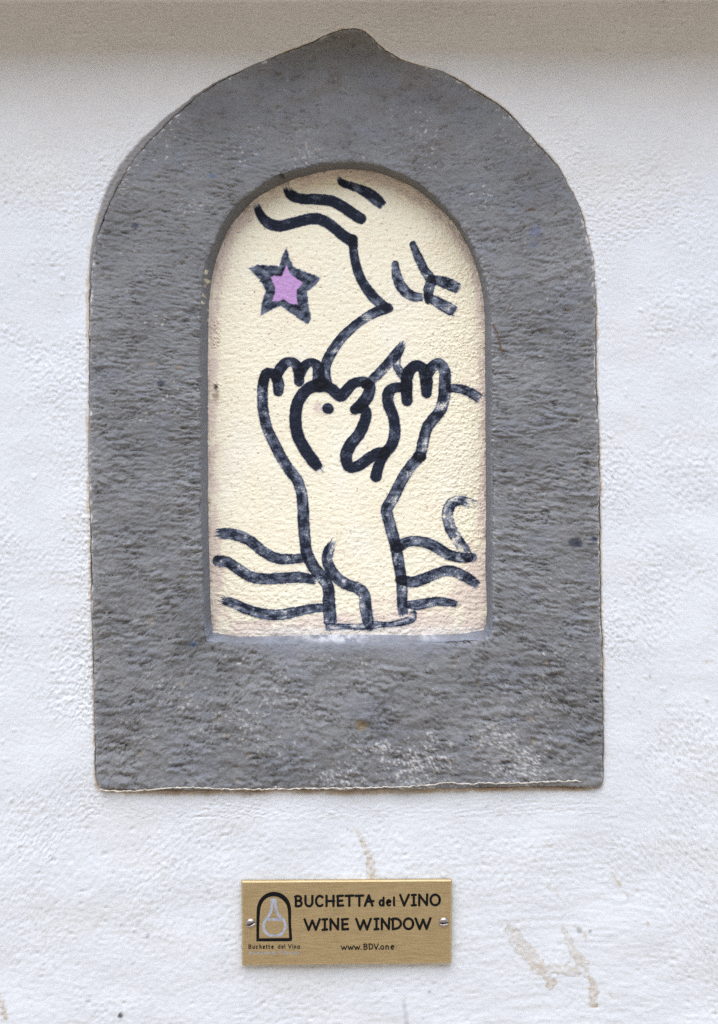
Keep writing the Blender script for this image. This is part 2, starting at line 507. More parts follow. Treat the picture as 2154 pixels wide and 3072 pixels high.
for n_, (ln, st, fam) in enumerate(STAINS):
    L_ = spline(ln, 6)
    lo = L_[:, :2].min(0) - 60; hi = L_[:, :2].max(0) + 60
    sel = (px > lo[0]) & (px < hi[0]) & (py > lo[1]) & (py < hi[1])
    d, pos, off, (w_,), tot = poly_dist(px[sel], py[sel], L_)
    e = perlin(px[sel] / 14, py[sel] / 14, 0, 121) * 9 + perlin(px[sel] / 5, py[sel] / 5, 0, 122) * 2.5
    a = 1.5 * st * sstep(w_ * .62 + 3, w_ * .62 - 4, d + e) * (0.58 + 0.6 * fbm(px[sel] / 18, py[sel] / 11, 0, 2, .6, 123)) * (0.6 + 0.6 * pos / tot)
    C[sel] = mixc(C[sel], (0.52, 0.42, 0.29), np.clip(a, 0, 1))
    m_ = np.zeros(px.shape, bool); m_[sel] = a > 0.06
    stain_id.setdefault(fam, np.zeros(px.shape, bool)); stain_id[fam] |= m_
# small dark specks
for sx, sy, sr, dk in ((361, 3046, 7, .9), (1771, 2795, 4, .5), (443, 2807, 5, .4), (56, 829, 4, .3), (1738, 2792, 8, .35), (1950, 2030, 4, .4), (1288, 2974, 4, .4)):
    C = mixc(C, (0.02, 0.02, 0.022), dk * sstep(sr + 2, sr - 2, np.hypot(px - sx, (py - sy) * .8) + 2 * wob))
C = mixc(C, (0.45, 0.45, 0.45), 0.55 * sstep(9, 3, np.abs(px - 1214 - (py - 3020) * .12) + 3 * wob) * (py > 3000) * (py < 3085))
C = np.clip(C, 0.01, 0.82)

P = np.stack([x, y, z], -1)
# the wall goes on beyond the finely modelled part
far_x = np.clip((Rrect[:, 0] - CX) / (RR - CX), -1, 1)
ox = np.where(np.isclose(Rrect[:, 0], RL), -3.2, np.where(np.isclose(Rrect[:, 0], RR), 3.2, far_x * 3.2))
zz = P[-1, :, 2]
z_top, z_bot = zz.max(), zz.min()
oz = np.where(np.isclose(Rrect[:, 1], RB), -0.02, np.where(np.isclose(Rrect[:, 1], RT), z_top + 0.05, lerp(-0.02, z_top + 0.05, (zz - z_bot) / (z_top - z_bot))))
ap = []
for t in (0.06, 0.2, 0.5, 1.0):
    ap.append(np.stack([lerp(P[-1, :, 0], ox, t), P[-1, :, 1] * (1 - t), lerp(zz, oz, t)], -1))
Pw = np.concatenate([P, np.stack(ap)], 0)
Cw = np.concatenate([C, np.repeat(C[-1:], 4, 0) * 0 + np.array((0.75, 0.745, 0.74), np.float32)], 0)
Q = grid_quads(NV + 4, NU, True)[:, ::-1]
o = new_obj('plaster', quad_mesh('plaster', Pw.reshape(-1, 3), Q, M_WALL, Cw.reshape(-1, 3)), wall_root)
# stained patches sit a hair over the limewash, on the same relief
Qin = grid_quads(NV, NU, True)[:, ::-1]
for fam, lab in (('a', 'beige run of old stain above the brass plaque'), ('b', 'forked beige smear with a drip, right of the brass plaque'),
                 ('d', 'brown scuff at the lower left edge')):
    keep = stain_id[fam].ravel()[Qin].all(1)
    if keep.any():
        Pp = P - np.array([0, 0.00012, 0])
        tag(new_obj('stain', quad_mesh('stain', Pp.reshape(-1, 3), Qin[keep], M_WALL, C.reshape(-1, 3)), wall_root), lab)

# stone ledge over the wall: a projecting course whose underside just shows
zl = float(at(0, RT - 3)[2])
prof = [(0.10, 0.0), (0.004, 0.0), (-0.004, 0.0025), (-0.012, 0.0005), (-0.03, 0.003), (-0.060, 0.003), (-0.067, 0.006), (-0.070, 0.012),
        (-0.070, 0.030), (-0.074, 0.034), (-0.080, 0.037), (-0.082, 0.043), (-0.082, 0.058), (-0.077, 0.064), (0.10, 0.110)]
xs = np.concatenate([np.linspace(-3.2, -0.34, 20)[:-1], np.linspace(-0.34, 0.34, 300), np.linspace(0.34, 3.2, 20)[1:]])
G = np.zeros((len(prof), len(xs), 3))
for i, (yy, hh) in enumerate(prof):
    G[i, :, 0] = xs; G[i, :, 1] = yy + 0.0015 * perlin(xs * 18, 0 * xs + i * .37, 0, 131)
    G[i, :, 2] = zl + hh + 0.0012 * fbm(xs * 30, 0 * xs + i * .53, 0, 3, 0.5, 132)
new_obj('ledge', quad_mesh('ledge', G.reshape(-1, 3), grid_quads(len(prof), len(xs)), M_LEDGE), wall_root)
# plain wall above the ledge
V = np.array([[-3.2, 0.0, zl + 0.10], [3.2, 0.0, zl + 0.10], [3.2, 0.0, 4.2], [-3.2, 0.0, 4.2], [-3.2, 0.3, zl + 0.10], [3.2, 0.3, zl + 0.10], [3.2, 0.3, 4.2], [-3.2, 0.3, 4.2]])
Qb = np.array([[0, 1, 2, 3], [5, 4, 7, 6], [1, 5, 6, 2], [4, 0, 3, 7], [3, 2, 6, 7], [4, 5, 1, 0]])
new_obj('upper_wall', quad_mesh('upper_wall', V, Qb, M_LEDGE, smooth=False), wall_root)

# ------------------------------------------------------------------ stone frame
frame_root = bpy.data.objects.new('stone_frame', None)
SC.collection.objects.link(frame_root)
tag(frame_root, 'dark grey painted stone frame with pointed arched top and deep arched opening', 'window frame')
DEPTH = 0.021
rows, kinds = [], []
gap = -1.0 + 1.9 * np.clip(fbm(np.arange(NU) / 45., np.zeros(NU), 0, 3, .6, 141), -1, 1)
Rrim = Rout - _no * gap[:, None]
bx, by, bz = at(Rback[:, 0], Rback[:, 1], DEPTH)
fx, fy, fz = at(Rfront[:, 0], Rfront[:, 1])
rx, ry, rz = at(Rrim[:, 0], Rrim[:, 1])
Bk = np.stack([bx, by, bz], 1); Fr = np.stack([fx, fy - 0.001, fz], 1); Rm = np.stack([rx, -PROUD, rz], 1)
dir_in = (Fr - Rm) * [1, 0, 1]; dir_in /= np.linalg.norm(dir_in, axis=1)[:, None]
for t in np.linspace(-0.35, 1, 34)[:-1]:          # reveal, from behind the painted panel out to the face
    rows.append(Bk + (Fr - Bk) * min(t, 1) if t > 0 else Bk + np.array([0, -t * DEPTH, 0]))
    kinds.append((0, t))
for t in np.linspace(0, 1, 92):                   # face
    p = Fr + (Rm - Fr) * t
    rows.append(p); kinds.append((1, t))
for t in (0.12, 0.3, 0.55, 1.0):                  # outer skirt into the joint
    rows.append(Rm + np.array([0, 0.014 * t, 0]) + dir_in * 0.0008 * t)
    kinds.append((2, t))
G = np.stack(rows)
kd = np.array([k for k, _ in kinds]); kt = np.array([t for _, t in kinds])
face = (kd == 1).astype(float)[:, None]
tt = kt[:, None]
# distances (m) to both edges along the face, for worn arrises
wid = np.linalg.norm(Rm - Fr, axis=1)[None]
d_out = np.where(kd[:, None] == 1, (1 - tt) * wid, 0.0)
d_in = np.where(kd[:, None] == 1, tt * wid, 0.0)
d_in_rev = np.where(kd[:, None] == 0, (1 - tt) * DEPTH, d_in)
fpx, fpy = topx(G[..., 0], G[..., 2])
Xm, Ym, Zm = G[..., 0] * mm, G[..., 1] * mm, G[..., 2] * mm
wx = 2.0 * perlin(Xm / 14, Zm / 14, Ym / 14, 151); wz = 1.5 * perlin(Xm / 14, Zm / 14, Ym / 14, 152)
mound = 0
for k_, (sx_, sz_, am_) in enumerate(((9.5, 3.8, .55), (4.6, 2.3, .42), (2.2, 1.4, .26), (1.2, .9, .10))):
    mound = mound + am_ * (2.6 * np.abs(perlin((Xm + wx) / sx_, (Zm + wz) / sz_, Ym / 3, 161 + k_ * 5)) - 0.75)
cw = perlin((Xm + wx) / 10, (Zm + wz) / 3.3, Ym / 4, 163); cw2 = perlin((Xm + 1.5 * wx) / 5.2, (Zm + 1.5 * wz) / 2.3, Ym / 3, 164)
crease = np.exp(-np.abs(cw) / 0.07) * sstep(-0.2, 0.35, perlin(Xm / 12, Zm / 9, Ym / 9, 165)) + 0.7 * np.exp(-np.abs(cw2) / 0.09) * sstep(-0.1, 0.4, perlin(Xm / 9, Zm / 7, Ym / 9, 166))
rough = 0.55 * mound - 0.70 * crease + 0.50 * fbm((Xm + wx) / 13, (Zm + wz) / 5.5, Ym / 5, 3, 0.55, 167)
still = sstep(-0.45, 0.35, fbm(Xm / 26, Zm / 20, Ym / 20, 2, 0.5, 168))       # patches where thick paint fills the tooling
tool = fbm((Xm + wx) / 24, (Zm + wz + 0.12 * Xm) / 3.6, Ym / 5, 3, 0.5, 171, True)
# chisel strokes fan out over the right haunch
ca, sa = np.cos(0.95), np.sin(0.95)
fan = fbm((Xm * ca - Zm * sa + wx) / 22, (Xm * sa + Zm * ca + wz) / 3.2, 0 * Xm, 3, 0.5, 175, True)
right_h = sstep(1150, 1500, fpx) * sstep(900, 600, fpy)
tool = lerp(tool, fan, right_h)
broad = fbm(Xm / 45, Zm / 45, Ym / 30, 2, 0.5, 181)
amp = np.interp(fpy, [60, 350, 600, 1100, 1700, 2000, 2400], [0.70, 0.95, 1.35, 1.70, 1.80, 2.10, 2.10])
smooth_sill = np.exp(-((fpy - 1950) / 45.) ** 2) * sstep(640, 900, fpx) * sstep(1500, 1150, fpx)
amp = amp * (1 - 0.75 * smooth_sill)
amp = amp * (0.25 + 0.75 * sstep(0, 0.004, d_out + (kd[:, None] == 0))) * np.where(kd[:, None] == 0, 0.22, 1.0) * np.where(kd[:, None] == 2, 0.4, 1.0)
hole = sstep(0.50, 0.72, perlin(Xm / 5.5, Zm / 4.2, Ym / 5, 191)) * sstep(0.0, 0.45, perlin(Xm / 35, Zm / 35, 0 * Xm, 192)) * face
gouge = np.exp(-((fpx - 1090) / 30.) ** 2 - ((fpy - 2182) / 14.) ** 2) * face
hf = amp * (0.45 + 0.6 * still) * (1.0 * rough + 0.34 * tool) + 1.4 * broad * face - 1.3 * hole * face - 3.0 * gouge
# arrises worn round, chipped here and there
chip = np.clip(fbm(uu[:1] / 20., 0 * uu[:1] + 3.3, 0, 3, 0.6, 201), -0.3, 1) * np.ones_like(tt)
r_in = (0.0022 + 0.0022 * chip) * (1 + 1.6 * ((fpy > 1880) & (fpx > 640) & (fpx < 1460)))
k_in = np.clip(1 - d_in_rev / r_in, 0, 1)
arch = np.clip(PROUD / .0045, 0, 1)[None]
r_out = (0.0035 + 0.0015 * chip) * (0.35 + 0.65 * arch)
k_out = np.where(kd[:, None] == 1, np.clip(1 - d_out / r_out, 0, 1), (kd[:, None] == 2) * 1.0)
hf = hf - 0.9 * k_in ** 2 - (0.45 + 1.15 * arch) * k_out ** 2
Nn = grid_normals(G, True)
if Nn[60, 50, 1] > 0:
    Nn = -Nn
G = G + Nn * (hf / mm)[..., None]

# pigment of the stone: grey paint, brown patches, pale chips
C = np.zeros(G.shape, np.float32) + np.array((0.212, 0.210, 0.209), np.float32)
C *= (1 + 0.06 * fbm(Xm / 18, Zm / 14, Ym / 14, 3, 0.55, 211) + 0.24 * fbm(Xm / 70, Zm / 60, Ym / 40, 2, 0.5, 213))[..., None]
bl = sstep(0.0, 0.7, fbm(Xm / 34, Zm / 26, Ym / 20, 3, 0.55, 221))
C = mixc(C, (0.205, 0.215, 0.240), 0.45 * bl)
brown = sstep(0.0, 0.8, fbm(Xm / 28, Zm / 20, Ym / 20, 3, 0.6, 231))
C = mixc(C, (0.180, 0.155, 0.135), 0.6 * brown * np.clip(0.35 + (700 - fpy) / 700., 0.1, 1))  # brown patches, strengthened towards the crown to paint in warm shade
C = mixc(C, (0.095, 0.088, 0.080), 0.6 * sstep(-0.35, -1.0, rough) * face)      # darker in the hollows
# worn patches low on the right where lighter stone shows through
patch = np.zeros(fpx.shape)
for gx, gy, gr, ga in ((1250, 2290, 150, .8), (1130, 2240, 90, .8), (1500, 2210, 80, .9), (1560, 2290, 130, .8), (1300, 2205, 35, 1), (700, 2170, 150, .5), (860, 2080, 130, .5),
                       (520, 2060, 120, .45), (420, 2180, 110, .4), (1590, 2080, 110, .45), (600, 610, 60, .55), (560, 640, 40, .6), (930, 460, 60, .5), (1020, 2330, 120, .6), (1690, 1930, 80, .4)):
    patch = np.maximum(patch, ga * np.exp(-((fpx - gx) / gr) ** 2 - ((fpy - gy) / (gr * .6)) ** 2))
sp = perlin(Xm / 2.2, Zm / 1.6, Ym / 2, 241) + 0.5 * perlin(Xm / 1.1, Zm / 0.9, Ym / 1, 242)
pk = sstep(0.30, 0.75, sp + 0.75 * patch - 0.12) * sstep(-0.1, 0.4, rough + 0.6 * patch)
C = mixc(C, (0.58, 0.56, 0.53), pk * np.clip(0.22 * sstep(500, 1200, fpy) + 0.06 + 0.85 * patch, 0, 0.85) * face)
flake = sstep(0.50, 0.66, perlin(Xm / 2.6, Zm / 1.7, Ym, 251)) * sstep(0.05, 0.5, perlin(Xm / 30, Zm / 30, 0 * Xm, 252)) * face
C = mixc(C, (0.62, 0.58, 0.50), 0.65 * flake)
C = mixc(C, (0.40, 0.33, 0.23), 0.5 * hole)
# pale crumbs and old cream along the outer arris, mostly on the sides
edge = np.exp(-d_out / 0.0035) * face
C = mixc(C, (0.52, 0.51, 0.49), 0.6 * edge * sstep(-0.1, 0.5, sp) * np.where((fpy > 700) & (fpy < 2330), 1, 0.35))
C = mixc(C, (0.60, 0.55, 0.42), 0.75 * np.exp(-d_out / 0.0015) * face * sstep(0.1, 0.5, perlin(fpx / 9, fpy / 14, 0, 255)) * (fpx > 1500) * (fpy > 1450))
lap = sstep(0.0, 0.45, fbm(fpx / 26, fpy / 26, 0, 3, .6, 257) - 0.15) * 0.0022
C = mixc(C, (0.62, 0.60, 0.57), 0.8 * sstep(0.0004, -0.0004, d_out - lap) * (kd[:, None] >= 1))
# reveal: smoother, bluer paint, arch shade painted in; cream drips from the panel
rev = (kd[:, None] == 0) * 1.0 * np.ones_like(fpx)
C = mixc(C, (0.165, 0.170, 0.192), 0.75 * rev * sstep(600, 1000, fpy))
C = mixc(C, (0.11, 0.106, 0.10), 0.7 * rev * sstep(1000, 600, fpy))  # upper reveal darkened: shade under the arch put into its colour
in_edge = np.exp(-d_in_rev / 0.004)
C = mixc(C, (0.42, 0.42, 0.42), 0.8 * in_edge * sstep(0.0, 0.5, sp) * ((fpx > 1380) & (fpy > 560)))
C = mixc(C, (0.70, 0.62, 0.42), 0.85 * rev * sstep(0.15, 0.5, perlin(fpx / 12, fpy / 16, 0, 261)) * (fpx < 800) * (fpy > 810) * (fpy < 960))
sill = rev * (fpy > 1870) * np.ones_like(fpx)
C = mixc(C, (0.29, 0.31, 0.355), 0.65 * sill * sstep(-0.9, 0.7, fbm(fpx / 60, fpy / 14, 0, 3, .5, 265)))
whit = np.maximum(np.exp(-((fpx - 1010) / 110.) ** 2), 0.55 * np.exp(-((fpx - 1280) / 60.) ** 2))
C = mixc(C, (0.78, 0.77, 0.75), np.clip(0.65 * sill * whit * sstep(-0.7, 0.5, fbm(fpx / 30, fpy / 12, 0, 4, .6, 267)) * sstep(1.02, 0.6, tt), 0, 1))
C = mixc(C, (0.28, 0.295, 0.335), 0.5 * smooth_sill * sstep(1985, 1930, fpy) * face)
# flecks of blue-black and orange paint
for sx, sy, sr, cc in ((484, 1150, 14, (.03, .035, .06)), (1720, 1628, 18, (.03, .035, .055)), (1735, 1632, 12, (.03, .035, .055)), (1780, 1616, 9, (.04, .05, .10)),
                       (405, 676, 12, (.05, .055, .08)), (580, 1932, 12, (.10, .16, .28)), (640, 530, 10, (.12, .16, .24)), (460, 1092, 6, (.38, .22, .10)),
                       (537, 1103, 6, (.34, .20, .10)), (846, 527, 8, (.015, .018, .03)), (1605, 695, 22, (.17, .18, .24)), (1600, 735, 16, (.17, .18, .23)), (1085, 2175, 20, (.28, .22, .13))):
    C = mixc(C, cc, 0.8 * sstep(sr + 3, sr - 6, np.hypot(fpx - sx, (fpy - sy) * 1.3) + 6 * rough))
C = np.clip(C, 0.008, 0.8)
Q = grid_quads(G.shape[0], NU, True)
rowid = Q[:, 0] // NU
n_rev = int((kd == 0).sum())
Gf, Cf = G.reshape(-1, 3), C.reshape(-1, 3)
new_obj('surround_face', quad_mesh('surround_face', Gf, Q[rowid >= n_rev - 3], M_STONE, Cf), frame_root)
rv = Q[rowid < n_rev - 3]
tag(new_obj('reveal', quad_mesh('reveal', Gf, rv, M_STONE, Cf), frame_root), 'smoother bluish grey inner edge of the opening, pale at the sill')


def tube(name, pts, rad, mat, parent, seg=6, flat=1.0):
    """thin round cord along points (n,3)"""
    pts = np.asarray(pts, float); n = len(pts)
    rad = np.broadcast_to(np.asarray(rad, float), (n,))
    t = np.gradient(pts, axis=0); t /= np.linalg.norm(t, axis=1)[:, None] + 1e-12
    up = np.array([0, -1.0, 0])
    b = np.cross(t, up); b /= np.linalg.norm(b, axis=1)[:, None] + 1e-12
    a = np.linspace(0, 2 * np.pi, seg, endpoint=False)
    ringp = pts[:, None] + rad[:, None, None] * (np.cos(a)[None, :, None] * b[:, None] + flat * np.sin(a)[None, :, None] * up)
    return new_obj(name, quad_mesh(name, ringp.reshape(-1, 3), grid_quads(n, seg, True), mat), parent)


# curled lip of old paint hanging along the foot of the stone
fl = spline([(300, 2369), (360, 2374), (440, 2370), (545, 2362), (640, 2366), (760, 2368), (900, 2366), (1050, 2364), (1180, 2361), (1270, 2357), (1340, 2348), (1400, 2352), (1455, 2349),
             (1540, 2350), (1640, 2345), (1720, 2343), (1745, 2344)], 3.0)
flx, fly, flz = at(fl[:, 0], fl[:, 1] + 3.2 * fbm(fl[:, 0] / 22, 0 * fl[:, 0], 0, 4, .6, 271), -0.0062)
fly = fly - 0.0012 * perlin(fl[:, 0] / 30, 0 * fl[:, 0], 0, 272)
tag(tube('paint_flake', np.stack([flx, fly, flz], 1), (0.00042 + 0.0004 * np.clip(perlin(fl[:, 0] / 17, 0 * fl[:, 0], 0, 273), -.7, 1)), M_FLAKE, frame_root, 5),
    'pale curled edge of old paint along the foot of the frame')
# ------------------------------------------------------------------ painted panel in the opening
panel_root = bpy.data.objects.new('painted_panel', None)
SC.collection.objects.link(panel_root)
tag(panel_root, 'cream plaster panel filling the arched opening, brushed with a navy line drawing', 'mural')
PD = DEPTH - 0.003
STEP = 1.85
gx = np.arange(585, 1500, STEP); gy = np.arange(470, 1950, STEP)
px, py = np.meshgrid(gx, gy)
x, _, z = at(px, py, PD)
Xm, Zm = x * mm, z * mm
grain = sstep(1150, 1420, px + 40 * perlin(px / 90, py / 90, 0, 281)) * sstep(520, 640, py) * sstep(1800, 1600, py)
dab = fbm(Xm / 4.2 + .5 * perlin(Xm / 8, Zm / 8, 0, 282), Zm / 3.0, 0, 3, 0.55, 283)
hair = fbm((Xm + 0.9 * Zm * np.sin(Xm / 60)) / 13, (Zm - 0.22 * Xm) / 1.15, 0, 2, 0.5, 285)
crumb = sstep(0.12, 0.55, perlin(Xm / 1.55, Zm / 1.35, 0, 287) + 0.25 * perlin(Xm / 5, Zm / 5, 0, 288))
lowp = sstep(1550, 1850, py)
ph = 0.8 * fbm(Xm / 60, Zm / 60, 0, 2, .5, 289) + (0.30 + 0.20 * lowp) * dab + 0.16 * hair + 0.50 * grain * crumb + 0.16 * grain * dab + 0.18 * crumb * sstep(.1, .5, perlin(Xm / 26, Zm / 26, 0, 290))
pitp = sstep(0.50, 0.72, perlin(Xm / 2.4, Zm / 2.0, 0, 291))
ph = ph - 0.35 * pitp
# crust along the left rim
crust = np.exp(-((px - 650) / 14.) ** 2) * np.maximum(np.exp(-((py - 1000) / 45.) ** 2), 0.8 * np.exp(-((py - 1165) / 25.) ** 2))
ph = ph + 1.6 * crust * (0.4 + crumb)

outline = Rback[::6]
dline = np.vstack([outline, outline[:1]])
dedge, _, _, _, _ = poly_dist(px, py, dline)
ins = poly_inside(px, py, outline)
dedge = np.where(ins, dedge, -dedge)
wobp = fbm(px / 55, py / 55, 0, 3, .55, 301)
C = np.zeros(px.shape + (3,), np.float32) + np.array(srgb(249, 238, 210), np.float32)
C *= (1 + 0.03 * fbm(Xm / 22, Zm / 16, 0, 3, .5, 303))[..., None]
C = mixc(C, srgb(250, 241, 222), 0.6 * sstep(0.0, 0.8, fbm(px / 160, py / 220, 0, 2, .5, 305)))
pink = np.array(srgb(224, 204, 190), np.float32)
mw = np.interp(py, [500, 620, 900, 1400, 1700, 1880], [26, 34, 34, 26, 40, 60]) * np.where(px > 1100, np.interp(py, [500, 900, 1600, 1750, 1880], [1.1, .75, .85, 2.4, 1.6]), 1.0)
mask = sstep(0.35, -0.2, dedge / mw - 0.75 - 0.45 * wobp)
C = mixc(C, pink, 0.75 * mask * sstep(-0.9, 0.1, fbm(px / 70, py / 90, 0, 3, .6, 304)))
C = mixc(C, srgb(232, 226, 215), 0.6 * sstep(26, 6, 1899 - py + 9 * wobp) * (py < 1915) * sstep(700, 860, px))
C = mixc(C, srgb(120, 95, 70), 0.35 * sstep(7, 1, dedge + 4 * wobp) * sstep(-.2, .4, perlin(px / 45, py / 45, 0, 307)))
C = mixc(C, srgb(150, 125, 90), 0.45 * pitp)
C = mixc(C, srgb(40, 30, 26), 0.9 * sstep(9, 3, np.hypot(px - 648, (py - 1162) * .6) + 3 * wobp))
C = mixc(C, srgb(120, 100, 80), 0.5 * sstep(16, 4, np.hypot(px - 648, (py - 1190) * .5) + 6 * wobp))
C = mixc(C, srgb(214, 190, 182), 0.7 * sstep(16, 6, np.hypot((px - 955), (py - 1222) * .7) + 8 * wobp))

K = 900 / 1610.0


def A(*p):  # rows measured in the upper enlargement
    return [(600 + a * K, 480 + b * K, w * K) for a, b, w in p]


def B(*p):  # rows measured in the lower enlargement
    return [(600 + a * K, 1080 + b * K, w * K) for a, b, w in p]


